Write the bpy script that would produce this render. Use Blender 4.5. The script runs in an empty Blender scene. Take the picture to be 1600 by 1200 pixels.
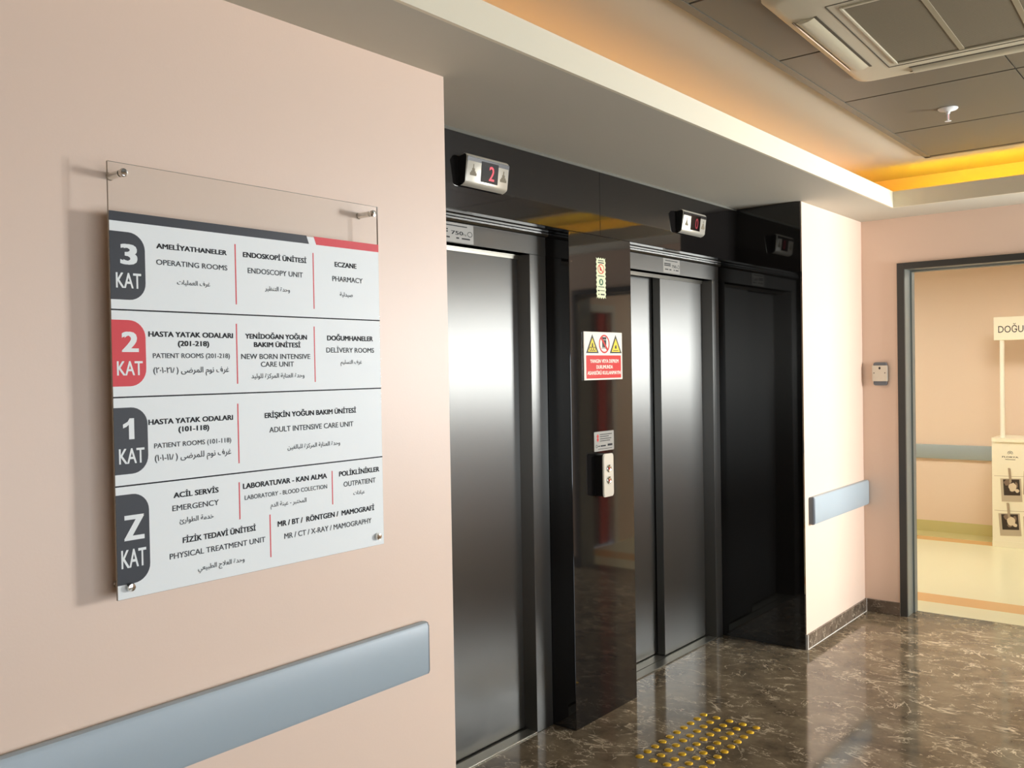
import bpy, bmesh, math, random
from mathutils import Vector, Matrix
S = bpy.context.scene
COL = S.collection
random.seed(4)

# ---------------------------------------------------------------- camera
F_PX = 1417.64
cam_d = bpy.data.cameras.new('camera'); cam = bpy.data.objects.new('camera', cam_d); COL.objects.link(cam)
cam_d.sensor_width = 36.0; cam_d.sensor_fit = 'HORIZONTAL'; cam_d.lens = F_PX / 1600 * 36
cam_d.clip_start = 0.02
RIGHT = Vector((0.63037, -0.7761, -0.01728)); UP = Vector((0.02283, -0.00373, 0.99973)); FWD = Vector((0.77596, 0.6306, -0.01537))
cam.matrix_world = Matrix(((RIGHT.x, UP.x, -FWD.x, -1.9707), (RIGHT.y, UP.y, -FWD.y, -1.8423), (RIGHT.z, UP.z, -FWD.z, 1.5189), (0, 0, 0, 1)))
S.camera = cam

# ---------------------------------------------------------------- world, daylight, exposure
S.view_settings.view_transform = 'Standard'; S.view_settings.look = 'None'
S.view_settings.gamma = 1.0; S.view_settings.use_curve_mapping = False
S.view_settings.exposure = 1.0
world = bpy.data.worlds.new('sky'); S.world = world; world.use_nodes = True
bg = world.node_tree.nodes['Background']; bg.inputs[0].default_value = (0.72, 0.84, 1.0, 1); bg.inputs[1].default_value = 1.0

def area_light(name, loc, rot, sx, sy, power, color):
    l = bpy.data.lights.new(name, 'AREA'); l.shape = 'RECTANGLE'; l.size = sx; l.size_y = sy; l.energy = power; l.color = color
    o = bpy.data.objects.new(name, l); COL.objects.link(o); o.location = loc; o.rotation_euler = rot
    return o
# area lights added to brighten the lobby, outside two invented windows behind the camera
area_light('added_daylight', (-0.75, -4.02, 1.0), (math.radians(90), 0, 0), 3.7, 1.3, 25, (0.90, 0.96, 1.0))
area_light('added_daylight', (3.7, -4.02, 1.65), (math.radians(90), 0, 0), 1.5, 0.9, 190, (0.93, 0.97, 1.0))
S.cycles.max_bounces = 10; S.cycles.diffuse_bounces = 6; S.cycles.glossy_bounces = 6; S.cycles.transparent_max_bounces = 12
S.cycles.caustics_reflective = False; S.cycles.caustics_refractive = False; S.cycles.sample_clamp_indirect = 8
S.cycles.use_denoising = True
try: S.cycles.denoiser = 'OPENIMAGEDENOISE'
except Exception: pass

# ---------------------------------------------------------------- measures (metres): x along the lift wall, y into it, z up
ZC = 2.3875; H1 = 0.09; ZU = 2.62                     # soffit, fascia height, upper ceiling
W, W2 = 2.743, 3.7123                                 # niche right edge, door wall
D1, D2, D3 = 0.3528, 0.4723, 0.54                     # granite face, lift frame face, lift leaf face
ZHB = 2.0961; P1, P2 = 1.1196, 1.6045
SB, SS = 0.395, 0.305                                 # soffit widths: door-wall side, lift-wall side
XD = 3.885; W3 = 6.75                                 # corridor side of the door wall, corridor's far wall
YR = -3.8; XL = -4.0

# ---------------------------------------------------------------- materials
def lin(c):
    out = []
    for v in c[:3]:
        v = v / 255.0
        out.append(v / 12.92 if v <= 0.04045 else ((v + 0.055) / 1.055) ** 2.4)
    return (*out, 1)
def mat(name, rgb, rough=0.5, metal=0.0, spec=0.5, emit=None, estr=0.0, coat=0.0, bump=0.0, bscale=300.0):
    m = bpy.data.materials.new(name); m.use_nodes = True
    nt = m.node_tree; b = nt.nodes['Principled BSDF']
    b.inputs['Base Color'].default_value = lin(rgb); b.inputs['Roughness'].default_value = rough
    b.inputs['Metallic'].default_value = metal; b.inputs['Specular IOR Level'].default_value = spec
    b.inputs['Coat Weight'].default_value = coat
    if emit: b.inputs['Emission Color'].default_value = lin(emit); b.inputs['Emission Strength'].default_value = estr
    if bump:
        tc = nt.nodes.new('ShaderNodeTexCoord'); n = nt.nodes.new('ShaderNodeTexNoise'); n.inputs['Scale'].default_value = bscale; n.inputs['Detail'].default_value = 3
        bp = nt.nodes.new('ShaderNodeBump'); bp.inputs['Strength'].default_value = bump; bp.inputs['Distance'].default_value = 0.002
        nt.links.new(tc.outputs['Object'], n.inputs['Vector']); nt.links.new(n.outputs['Fac'], bp.inputs['Height']); nt.links.new(bp.outputs['Normal'], b.inputs['Normal'])
    return m
def steel(name, rgb, rough=0.3, aniso=0.95):
    m = mat(name, rgb, rough, 1.0); nt = m.node_tree; b = nt.nodes['Principled BSDF']
    b.inputs['Anisotropic'].default_value = aniso
    g = nt.nodes.new('ShaderNodeNewGeometry'); x = nt.nodes.new('ShaderNodeVectorMath'); x.operation = 'CROSS_PRODUCT'; x.inputs[1].default_value = (0, 0, 1)
    nt.links.new(g.outputs['Normal'], x.inputs[0]); nt.links.new(x.outputs[0], b.inputs['Tangent'])
    tc = nt.nodes.new('ShaderNodeTexCoord'); mp = nt.nodes.new('ShaderNodeMapping'); mp.inputs['Scale'].default_value = (420, 420, 1.5)
    n = nt.nodes.new('ShaderNodeTexNoise'); n.inputs['Scale'].default_value = 1.0; n.inputs['Detail'].default_value = 2
    mr = nt.nodes.new('ShaderNodeMapRange'); mr.inputs['To Min'].default_value = rough - 0.012; mr.inputs['To Max'].default_value = rough + 0.012
    nt.links.new(tc.outputs['Object'], mp.inputs['Vector']); nt.links.new(mp.outputs['Vector'], n.inputs['Vector']); nt.links.new(n.outputs['Fac'], mr.inputs['Value']); nt.links.new(mr.outputs['Result'], b.inputs['Roughness'])
    return m
def marble(name, dark, mid, vein, rough, scale=1.0):
    m = mat(name, mid, rough); nt = m.node_tree; b = nt.nodes['Principled BSDF']; L = nt.links.new
    N = lambda t: nt.nodes.new(t)
    geo = N('ShaderNodeNewGeometry'); mp = N('ShaderNodeMapping'); mp.inputs['Scale'].default_value = (scale,) * 3; L(geo.outputs['Position'], mp.inputs['Vector'])
    cloud = N('ShaderNodeTexNoise'); cloud.inputs['Scale'].default_value = 6; cloud.inputs['Detail'].default_value = 6; cloud.inputs['Roughness'].default_value = 0.65; L(mp.outputs['Vector'], cloud.inputs['Vector'])
    ramp = N('ShaderNodeValToRGB'); ramp.color_ramp.elements[0].position = 0.35; ramp.color_ramp.elements[0].color = lin(dark); ramp.color_ramp.elements[1].position = 0.68; ramp.color_ramp.elements[1].color = lin(mid)
    L(cloud.outputs['Fac'], ramp.inputs['Fac'])
    prev = ramp.outputs['Color']
    for k, (sc, wd, lo, hi) in enumerate(((3.6, 0.010, 0.50, 0.60), (6.5, 0.014, 0.52, 0.62), (12.0, 0.018, 0.52, 0.62), (4.6, 0.006, 0.46, 0.54))):
        mo = N('ShaderNodeMapping'); mo.inputs['Location'].default_value = (3.1 * k, 7.7 * k, 1.3 * k); mo.inputs['Rotation'].default_value = (0, 0, 0.5 * k); mo.inputs['Scale'].default_value = (1.0, 0.7, 1.0); L(mp.outputs['Vector'], mo.inputs['Vector'])
        rn = N('ShaderNodeTexNoise'); rn.inputs['Scale'].default_value = sc; rn.inputs['Detail'].default_value = 5; rn.inputs['Roughness'].default_value = 0.58; rn.inputs['Distortion'].default_value = 0.6; L(mo.outputs['Vector'], rn.inputs['Vector'])
        sb = N('ShaderNodeMath'); sb.operation = 'SUBTRACT'; sb.inputs[1].default_value = 0.5; L(rn.outputs['Fac'], sb.inputs[0])
        ab = N('ShaderNodeMath'); ab.operation = 'ABSOLUTE'; L(sb.outputs[0], ab.inputs[0])
        mr = N('ShaderNodeMapRange'); mr.inputs['From Min'].default_value = 0.0; mr.inputs['From Max'].default_value = wd; mr.inputs['To Min'].default_value = 1; mr.inputs['To Max'].default_value = 0; L(ab.outputs[0], mr.inputs['Value'])
        mk = N('ShaderNodeTexNoise'); mk.inputs['Scale'].default_value = 5.0 + 3 * k; mk.inputs['Detail'].default_value = 4; L(mo.outputs['Vector'], mk.inputs['Vector'])
        mm = N('ShaderNodeMapRange'); mm.inputs['From Min'].default_value = lo; mm.inputs['From Max'].default_value = hi; L(mk.outputs['Fac'], mm.inputs['Value'])
        mu = N('ShaderNodeMath'); mu.operation = 'MULTIPLY'; L(mr.outputs['Result'], mu.inputs[0]); L(mm.outputs['Result'], mu.inputs[1])
        mx = N('ShaderNodeMix'); mx.data_type = 'RGBA'; L(mu.outputs[0], mx.inputs['Factor']); L(prev, mx.inputs['A']); mx.inputs['B'].default_value = lin(vein); prev = mx.outputs['Result']
    L(prev, b.inputs['Base Color'])
    return m
def acrylic(name):
    m = bpy.data.materials.new(name); m.use_nodes = True; nt = m.node_tree; nt.nodes.clear()
    o = nt.nodes.new('ShaderNodeOutputMaterial'); t = nt.nodes.new('ShaderNodeBsdfTransparent'); t.inputs[0].default_value = (0.985, 0.99, 0.988, 1)
    g = nt.nodes.new('ShaderNodeBsdfGlossy'); g.inputs['Roughness'].default_value = 0.03; fr = nt.nodes.new('ShaderNodeFresnel'); fr.inputs['IOR'].default_value = 1.45
    gm = nt.nodes.new('ShaderNodeNewGeometry'); ft = nt.nodes.new('ShaderNodeMath'); ft.operation = 'SUBTRACT'; ft.use_clamp = True; ft.inputs[0].default_value = 1.0; nt.links.new(gm.outputs['Backfacing'], ft.inputs[1])
    fm = nt.nodes.new('ShaderNodeMath'); fm.operation = 'MULTIPLY'; nt.links.new(fr.outputs[0], fm.inputs[0]); nt.links.new(ft.outputs[0], fm.inputs[1])
    mx = nt.nodes.new('ShaderNodeMixShader'); nt.links.new(fm.outputs[0], mx.inputs[0]); nt.links.new(t.outputs[0], mx.inputs[1]); nt.links.new(g.outputs[0], mx.inputs[2]); nt.links.new(mx.outputs[0], o.inputs[0])
    return m
M = dict(
    wall=mat('pink satin wall paint', (226, 201, 181), 0.42, bump=0.08, bscale=160),
    hall=mat('peach corridor paint', (236, 214, 196), 0.5),
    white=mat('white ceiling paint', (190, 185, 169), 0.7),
    fascia=mat('daylit fascia paint', (222, 214, 190), 0.6),  # paler than the soffit paint: window light on it put into the colour
    tile=mat('grey metal ceiling tile', (102, 96, 82), 0.45),
    seam=mat('dark ceiling seam', (60, 55, 48), 0.7),
    granite=mat('polished black granite', (22, 20, 19), 0.045, spec=0.75),
    caulk=mat('grey plaster joint', (96, 94, 84), 0.8, bump=0.6, bscale=60),
    wcaulk=mat('white joint filler', (225, 220, 210), 0.7),
    floor=marble('brown polished marble', (84, 72, 56), (126, 111, 88), (196, 178, 150), 0.09),
    skirt=marble('brown marble skirting', (84, 72, 60), (112, 98, 84), (180, 166, 144), 0.2, 1.3),
    steel=steel('brushed stainless steel', (112, 111, 107), 0.41),
    sill=mat('worn aluminium sill', (172, 168, 156), 0.38, 1.0),
    dark=mat('dark recess', (24, 23, 22), 0.6),
    chrome=mat('polished chrome', (215, 212, 205), 0.12, 1.0),
    silver=mat('satin silver', (205, 200, 185), 0.34, 0.45),
    black=mat('black plastic', (20, 19, 18), 0.35),
    screen=mat('dark red display', (14, 8, 9), 0.15),
    red_led=mat('red display digit', (200, 20, 40), 0.4, emit=(255, 20, 60), estr=0.3),
    dim_led=mat('dim red display digit', (110, 16, 30), 0.4, emit=(200, 20, 50), estr=0.1),
    bumper=mat('blue grey vinyl', (160, 172, 178), 0.42, bump=0.05, bscale=900),
    bumper_dark=mat('dark grey vinyl', (104, 110, 116), 0.45),
    frame=mat('anthracite door frame trim', (50, 50, 47), 0.4), lining=mat('grey door lining', (122, 126, 120), 0.4),
    white_frame=mat('white door frame paint', (225, 225, 220), 0.4),
    red_door=mat('red door paint', (190, 60, 45), 0.4),
    print_white=mat('white printed vinyl', (232, 235, 232), 0.45, spec=0.3),
    print_dark=mat('charcoal print', (58, 60, 64), 0.45, spec=0.3),
    print_red=mat('red print', (214, 66, 72), 0.45, spec=0.3),
    ink=mat('dark grey ink', (46, 46, 48), 0.75, spec=0.2),
    ink2=mat('grey ink', (74, 75, 77), 0.75, spec=0.2),
    sign_white=mat('cream sign vinyl', (240, 230, 214), 0.3),
    sign_red=mat('warning red', (206, 42, 38), 0.35),
    sign_yellow=mat('warning yellow', (238, 208, 60), 0.35),
    sign_black=mat('sign black', (40, 36, 28), 0.4),
    glow=mat('pale green glow vinyl', (214, 220, 178), 0.4),
    sign_green=mat('sign green', (40, 92, 62), 0.4),
    label=mat('grey label film', (150, 147, 138), 0.4),
    brass=mat('yellow brass stud', (240, 190, 52), 0.32, 0.6),
    led=mat('amber light strip', (255, 190, 80), 0.5, emit=(255, 176, 56), estr=8.0),
    led2=mat('yellow light strip', (255, 190, 80), 0.5, emit=(255, 208, 34), estr=42.0),
    ac=mat('cream plastic', (192, 184, 158), 0.4),
    ac_line=mat('shadow gap', (84, 76, 60), 0.7),
    grille=mat('grey grille mesh', (128, 118, 96), 0.65),
    gbar=mat('grille bar', (150, 140, 114), 0.5),
    vinyl=mat('cream vinyl floor', (236, 231, 196), 0.22),
    stripe=mat('orange vinyl stripe', (226, 178, 120), 0.25),
    cove=mat('olive vinyl skirting', (206, 196, 140), 0.4),
    card=mat('white laminate', (246, 240, 220), 0.35),
    pole=mat('white plastic pole', (250, 248, 238), 0.4),
    paper=mat('beige photo paper', (190, 176, 156), 0.6),
    sepia=mat('dark sepia print', (58, 46, 40), 0.5),
    sepia2=mat('mid sepia print', (132, 112, 98), 0.5),
    sepia3=mat('light sepia print', (222, 206, 184), 0.5),
    peg=mat('pale wood', (176, 158, 136), 0.6),
    lamp=mat('warm lamp diffuser', (255, 240, 210), 0.5, emit=(250, 250, 236), estr=13.0),
    mull=mat('white window frame', (225, 225, 222), 0.4),
    pane=acrylic('clear window pane'),
    acrylic=acrylic('clear acrylic'),
    edge=mat('acrylic cut edge', (150, 140, 124), 0.3),
    doorway_dark=mat('dark doorway brown', (70, 56, 46), 0.4),  # brown stands in for the shade inside the open doorway
)

# ---------------------------------------------------------------- mesh helpers
class MB:
    def __init__(s): s.v = []; s.f = []; s.m = []
    def add(s, vs, fs, mi=0):
        o = len(s.v); s.v += [tuple(p) for p in vs]; s.f += [tuple(i + o for i in f) for f in fs]; s.m += [mi] * len(fs); return s
    def box(s, x0, x1, y0, y1, z0, z1, bev=0.0, mi=0, seg=2):
        if bev:
            bm = bmesh.new(); bmesh.ops.create_cube(bm, size=1)
            for v in bm.verts: v.co = Vector(((x0 + x1) / 2 + v.co.x * (x1 - x0), (y0 + y1) / 2 + v.co.y * (y1 - y0), (z0 + z1) / 2 + v.co.z * (z1 - z0)))
            bmesh.ops.bevel(bm, geom=bm.edges[:], offset=bev, segments=seg, affect='EDGES', profile=0.5)
            bm.verts.index_update(); s.add([v.co for v in bm.verts], [[v.index for v in f.verts] for f in bm.faces], mi); bm.free(); return s
        vs = [(x, y, z) for x in (x0, x1) for y in (y0, y1) for z in (z0, z1)]
        return s.add(vs, [(0, 1, 3, 2), (4, 6, 7, 5), (0, 4, 5, 1), (2, 3, 7, 6), (0, 2, 6, 4), (1, 5, 7, 3)], mi)
    def prism(s, poly, fn, d0, d1, mi=0):
        """poly in (u, v), counter-clockwise; fn(u, v, d) places a point; a solid between depths d0 (back) and d1 (front)"""
        n = len(poly); vs = [fn(u, v, d0) for u, v in poly] + [fn(u, v, d1) for u, v in poly]
        fs = [tuple(range(n, 2 * n)), tuple(range(n - 1, -1, -1))] + [(i, (i + 1) % n, n + (i + 1) % n, n + i) for i in range(n)]
        return s.add(vs, fs, mi)
    def flat(s, poly, fn, d, mi=0):
        return s.add([fn(u, v, d) for u, v in poly], [tuple(range(len(poly)))], mi)
    def lathe(s, prof, fn, n=24, mi=0):
        """prof: (r, h) from the base up; fn(a, b, h) places a point"""
        vs = []; fs = []
        for r, h in prof:
            for k in range(n):
                t = 2 * math.pi * k / n; vs.append(fn(r * math.cos(t), r * math.sin(t), h))
        for i in range(len(prof) - 1):
            for k in range(n): fs.append((i * n + k, i * n + (k + 1) % n, (i + 1) * n + (k + 1) % n, (i + 1) * n + k))
        fs.append(tuple(range(n - 1, -1, -1))); o = (len(prof) - 1) * n; fs.append(tuple(range(o, o + n)))
        return s.add(vs, fs, mi)
    def ring(s, cu, cv, ru, rv, t, fn, d0, d1, mi=0, n=32):
        """an elliptic ring, t wide"""
        vs = []; fs = []
        for k in range(n):
            a = 2 * math.pi * k / n; c, q = math.cos(a), math.sin(a)
            vs += [fn(cu + (ru - t) * c, cv + (rv - t) * q, d1), fn(cu + ru * c, cv + rv * q, d1), fn(cu + ru * c, cv + rv * q, d0), fn(cu + (ru - t) * c, cv + (rv - t) * q, d0)]
        for k in range(n):
            a = 4 * k; b = 4 * ((k + 1) % n)
            for j in range(4): fs.append((a + j, a + (j + 1) % 4, b + (j + 1) % 4, b + j))
        return s.add(vs, fs, mi)
    def text(s, body, cu, cv, w, cap, fn, d, bold=0.0, mi=0):
        """lettering w wide and cap high, centred at (cu, cv); cap None keeps the font's shape; bold thickens the strokes (em)"""
        c = bpy.data.curves.new('lettering', 'FONT'); c.body = body; c.resolution_u = 3; c.fill_mode = 'FRONT'
        o = bpy.data.objects.new('lettering', c); COL.objects.link(o); bpy.context.view_layer.update()
        me = bpy.data.meshes.new_from_object(o.evaluated_get(bpy.context.evaluated_depsgraph_get()))
        xs = [v.co.x for v in me.vertices]; ys = [v.co.y for v in me.vertices]
        x0, x1 = min(xs), max(xs); su = w / (x1 - x0 + 2 * bold); CAP = 0.727
        if cap: sv = cap / (CAP + bold); yc = CAP / 2
        else: sv = su; yc = (min(ys) + max(ys)) / 2
        for k, (a, b) in enumerate(((-1, -.5), (1, .5), (-1, .5), (1, -.5), (0, 0)) if bold else ((0, 0),)):
            s.add([fn(cu + (v.co.x + a * bold - (x0 + x1) / 2) * su, cv + (v.co.y + b * bold - yc) * sv, d + k * 0.00001) for v in me.vertices], [tuple(p.vertices) for p in me.polygons], mi)
        bpy.data.objects.remove(o); bpy.data.curves.remove(c); bpy.data.meshes.remove(me); return s
def on_y(y): return lambda u, v, d: (u, y - d, v)          # a face that looks to -y
def on_x(x): return lambda u, v, d: (x - d, -u, v)         # a face that looks to -x; u runs to -y
def flat_z(z): return lambda u, v, d: (u, v, z + d)
def rrect(u0, u1, v0, v1, r, corners=(1, 1, 1, 1), n=7):
    """rounded rectangle, counter-clockwise; corners: lower left, lower right, upper right, upper left"""
    out = []
    for (cu, cv, a0, on, pu, pv) in ((u0 + r, v0 + r, 180, corners[0], u0, v0), (u1 - r, v0 + r, 270, corners[1], u1, v0), (u1 - r, v1 - r, 0, corners[2], u1, v1), (u0 + r, v1 - r, 90, corners[3], u0, v1)):
        if not on: out.append((pu, pv)); continue
        for k in range(n + 1):
            a = math.radians(a0 + 90 * k / n); out.append((cu + r * math.cos(a), cv + r * math.sin(a)))
    return out
def ellipse(cu, cv, ru, rv, n=28): return [(cu + ru * math.cos(2 * math.pi * k / n), cv + rv * math.sin(2 * math.pi * k / n)) for k in range(n)]

def root_loc(o):
    while o.parent: o = o.parent
    return o.location.copy()
def obj(name, mb, mats, parent=None, smooth=None, local=False):
    me = bpy.data.meshes.new(name)
    off = Vector((0, 0, 0)) if (parent is None or local) else root_loc(parent)
    me.from_pydata([tuple(Vector(v) - off) for v in mb.v], [], mb.f)
    for m in (mats if isinstance(mats, (list, tuple)) else [mats]): me.materials.append(m)
    me.polygons.foreach_set('material_index', mb.m); me.validate()
    bm = bmesh.new(); bm.from_mesh(me)
    if smooth is not None or len(mb.f) < 400: pass
    bm.to_mesh(me); bm.free()
    if smooth:
        me.polygons.foreach_set('use_smooth', [True] * len(me.polygons)); me.set_sharp_from_angle(angle=math.radians(smooth))
    me.update()
    o = bpy.data.objects.new(name, me); COL.objects.link(o)
    if parent: o.parent = parent
    return o
def thing(name, label, cat, loc, group=None, rz=0.0):
    o = bpy.data.objects.new(name, None); COL.objects.link(o); o.location = loc; o.rotation_euler = (0, 0, rz); o.empty_display_size = 0.05
    o['label'] = label; o['category'] = cat
    if group: o['group'] = group
    return o
def tag(o, label, cat, group=None):
    o['label'] = label; o['category'] = cat
    if group: o['group'] = group
    return o
def struct(name, mb, mats, smooth=None):
    o = obj(name, mb, mats, None, smooth); o['kind'] = 'structure'; return o
def copy_tree(o, parent=None):
    c = o.copy(); COL.objects.link(c)
    if parent: c.parent = parent
    for ch in [q for q in bpy.data.objects if q.parent == o]: copy_tree(ch, c)
    return c

# ---------------------------------------------------------------- Arabic lettering: joined letter forms, laid out right to left
import unicodedata
forms = {}
for cp in range(0xFE70, 0xFEFD):
    d = unicodedata.decomposition(chr(cp)).split()
    if len(d) == 2: forms[(chr(int(d[1], 16)), d[0])] = chr(cp)
    if len(d) == 3 and d[0] in ('<isolated>', '<final>'): forms[(chr(int(d[1], 16)) + chr(int(d[2], 16)), d[0])] = chr(cp)
def dual(ch): return (ch, '<initial>') in forms
def joins(ch): return (ch, '<final>') in forms
def shape(s):
    out = []; i = 0; prev = False
    while i < len(s):
        u = s[i]
        if s[i:i + 2] == 'لا': u = s[i:i + 2]
        nxt = s[i + len(u)] if i + len(u) < len(s) else ' '
        if (u, '<isolated>') not in forms: out.append(u); prev = False; i += len(u); continue
        pj = prev and joins(u)
        nj = dual(u) and joins(nxt)
        f = '<medial>' if pj and nj else '<final>' if pj else '<initial>' if nj else '<isolated>'
        out.append(forms[(u, f)]); prev = dual(u); i += len(u)
    return ''.join(reversed(out))
TEXTS=[
 ('AMELİYATHANELER',-0.8658,1.7946,0.1702,0.0114,1,0),
 ('OPERATING ROOMS',-0.8660,1.7606,0.1718,0.0119,0,0),
 ('غرف العمليات',-0.8646,1.7191,0.0798,0.0000,2,0),
 ('ENDOSKOPİ ÜNİTESİ',-0.6479,1.7951,0.1804,0.0124,1,0),
 ('ENDOSCOPY UNIT',-0.6477,1.7595,0.1568,0.0129,0,0),
 ('وحدة التنظير',-0.6446,1.7192,0.0713,0.0000,2,0),
 ('ECZANE',-0.4333,1.7940,0.0719,0.0131,1,0),
 ('PHARMACY',-0.4275,1.7576,0.0999,0.0136,0,0),
 ('صيدلية',-0.4330,1.7179,0.0424,0.0000,2,0),
 ('HASTA YATAK ODALARI',-0.8712,1.6081,0.2040,0.0119,1,1),
 ('(201-218)',-0.8683,1.5890,0.0759,0.0119,1,1),
 ('PATIENT ROOMS (201-218)',-0.8714,1.5625,0.1856,0.0109,0,1),
 ('غرف نوم المرضى',-0.8725,1.5284,0.1824,0.0000,3,1),
 ('YENİDOĞAN YOĞUN',-0.6489,1.6078,0.1761,0.0121,1,1),
 ('BAKIM ÜNİTESİ',-0.6472,1.5887,0.1332,0.0122,1,1),
 ('NEW BORN INTENSIVE',-0.6504,1.5612,0.1965,0.0126,0,1),
 ('CARE UNIT',-0.6487,1.5429,0.0942,0.0126,0,1),
 ('وحدة العناية المركزة للوليد',-0.6467,1.5140,0.1515,0.0000,2,1),
 ('DOĞUMHANELER',-0.4218,1.6075,0.1528,0.0131,1,1),
 ('DELİVERY ROOMS',-0.4219,1.5773,0.1589,0.0131,0,1),
 ('غرف التسليم',-0.4207,1.5444,0.0707,0.0000,2,1),
 ('HASTA YATAK ODALARI',-0.8759,1.4229,0.2039,0.0119,1,2),
 ('(101-118)',-0.8722,1.4042,0.0744,0.0119,1,2),
 ('PATIENT ROOMS (101-118)',-0.8730,1.3723,0.1860,0.0109,0,2),
 ('غرف نوم للمرضى',-0.8728,1.3429,0.1845,0.0000,4,2),
 ('ERİŞKİN YOĞUN BAKIM ÜNİTESİ',-0.5484,1.4226,0.2803,0.0129,1,2),
 ('ADULT INTENSIVE CARE UNIT',-0.5473,1.3883,0.2580,0.0134,0,2),
 ('وحدة العناية المركزة للبالغين',-0.5444,1.3414,0.1619,0.0000,2,2),
 ('ACİL SERVİS',-0.8697,1.2630,0.1096,0.0122,1,3),
 ('EMERGENCY',-0.8713,1.2353,0.1129,0.0126,0,3),
 ('خدمة الطوارئ',-0.8703,1.2052,0.0825,0.0000,2,3),
 ('FİZİK TEDAVİ ÜNİTESİ',-0.8124,1.1635,0.1858,0.0129,1,3),
 ('PHYSICAL TREATMENT UNIT',-0.8153,1.1332,0.2424,0.0129,0,3),
 ('وحدة العلاج الطبيعي',-0.8109,1.0935,0.1186,0.0000,2,3),
 ('LABORATUVAR - KAN ALMA',-0.6297,1.2634,0.2439,0.0131,1,3),
 ('LABORATORY - BLOOD COLECTION',-0.6277,1.2367,0.2395,0.0108,0,3),
 ('المختبر - عينة الدم',-0.6249,1.2081,0.1047,0.0000,2,3),
 ('POLİKLİNİKLER',-0.4003,1.2634,0.1369,0.0133,1,3),
 ('OUTPATIENT',-0.4002,1.2358,0.1086,0.0136,0,3),
 ('عيادات',-0.4037,1.2084,0.0387,0.0000,2,3),
 ('MR / BT /  RÖNTGEN /  MAMOGRAFİ',-0.5055,1.1635,0.3061,0.0137,1,3),
 ('MR / CT / X-RAY / MAMOGRAPHY',-0.5014,1.1316,0.2772,0.0137,0,3),
]
TABS=[
 ('3',-0.9767,1.8163,1.6771,(-1.0308,-0.9935,1.7500,1.7939),(-1.0410,-0.9864,1.7010,1.7343)),
 ('2',-0.9796,1.6355,1.4990,(-1.0323,-0.9952,1.5696,1.6137),(-1.0432,-0.9874,1.5216,1.5527)),
 ('1',-0.9797,1.4554,1.3185,(-1.0332,-1.0093,1.3898,1.4331),(-1.0433,-0.9880,1.3398,1.3731)),
 ('Z',-0.9809,1.2768,1.0922,(-1.0367,-0.9923,1.1816,1.2366),(-1.0435,-0.9894,1.1256,1.1655)),
]
SEPS=[
 (-0.7585,1.8164,1.6793,0),
 (-0.5368,1.8160,1.6783,0),
 (-0.7596,1.6353,1.4985,1),
 (-0.5380,1.6347,1.4979,1),
 (-0.7605,1.4532,1.3170,2),
 (-0.7613,1.2736,1.1887,3),
 (-0.4909,1.2733,1.1887,3),
 (-0.6794,1.1885,1.0881,3),
]
# ================================================================ the setting
struct('floor', MB().box(XL, XD, YR, 0.0, -0.05, 0).box(0, W, 0.0, D3 + 0.1, -0.05, 0).box(XD, W3, YR, -1.9, -0.05, 0), M['floor'])
struct('floor.001', MB().box(XD, 4.15, -1.75, 4.0, -0.05, 0, mi=0).box(4.15, 4.37, -1.75, 4.0, -0.05, 0, mi=1).box(4.37, 6.30, -1.75, 4.0, -0.05, 0, mi=0).box(6.30, 6.47, -1.75, 4.0, -0.05, 0, mi=1).box(6.47, W3, -1.75, 4.0, -0.05, 0, mi=2), [M['vinyl'], M['stripe'], M['cove']])
struct('wall_left', MB().box(XL, 0, 0, 0.66, 0, ZU), M['wall'])
struct('wall_right', MB().box(W + 0.01, W2, 0, 0.66, 0, ZU), M['wall'])
struct('wall_back', MB().box(-0.3, W + 0.3, 0.68, 0.8, 0, ZU).box(0, W, 0.0, 0.66, ZC + 0.035, ZU), M['white'])
struct('wall_door', MB().box(W2, XD, -0.212, 4.0, 0, ZU).box(W2, XD, -1.46, -0.212, 2.115, ZU).box(W2, XD, -1.75, -1.46, 0, ZU), M['wall'])
struct('wall_corridor', MB().box(W3, W3 + 0.1, -3.9, 4.0, 0, ZU), M['hall'])
struct('wall_corridor_end', MB().box(XD, W3, 4.0, 4.1, 0, ZU).box(4.74, W3, -1.9, -1.75, 0, ZU).box(XD, 4.74, -1.9, -1.75, 2.06, ZU), M['hall'])
rw = MB().box(XL, W3, YR - 0.15, YR, 0, 0.3).box(XL, W3, YR - 0.15, YR, 2.1, ZU)
for a, c in ((XL, -2.6), (1.1, 2.95), (4.45, W3)): rw.box(a, c, YR - 0.15, YR, 0.3, 2.1)
rw.box(-2.6, 1.1, YR - 0.15, YR, 1.7, 2.1).box(2.95, 4.45, YR - 0.15, YR, 0.3, 1.2)
struct('wall_rear', rw, M['wall'])
struct('wall_end', MB().box(XL - 0.1, XL, YR, 0.66, 0, ZU), M['wall'])
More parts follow.
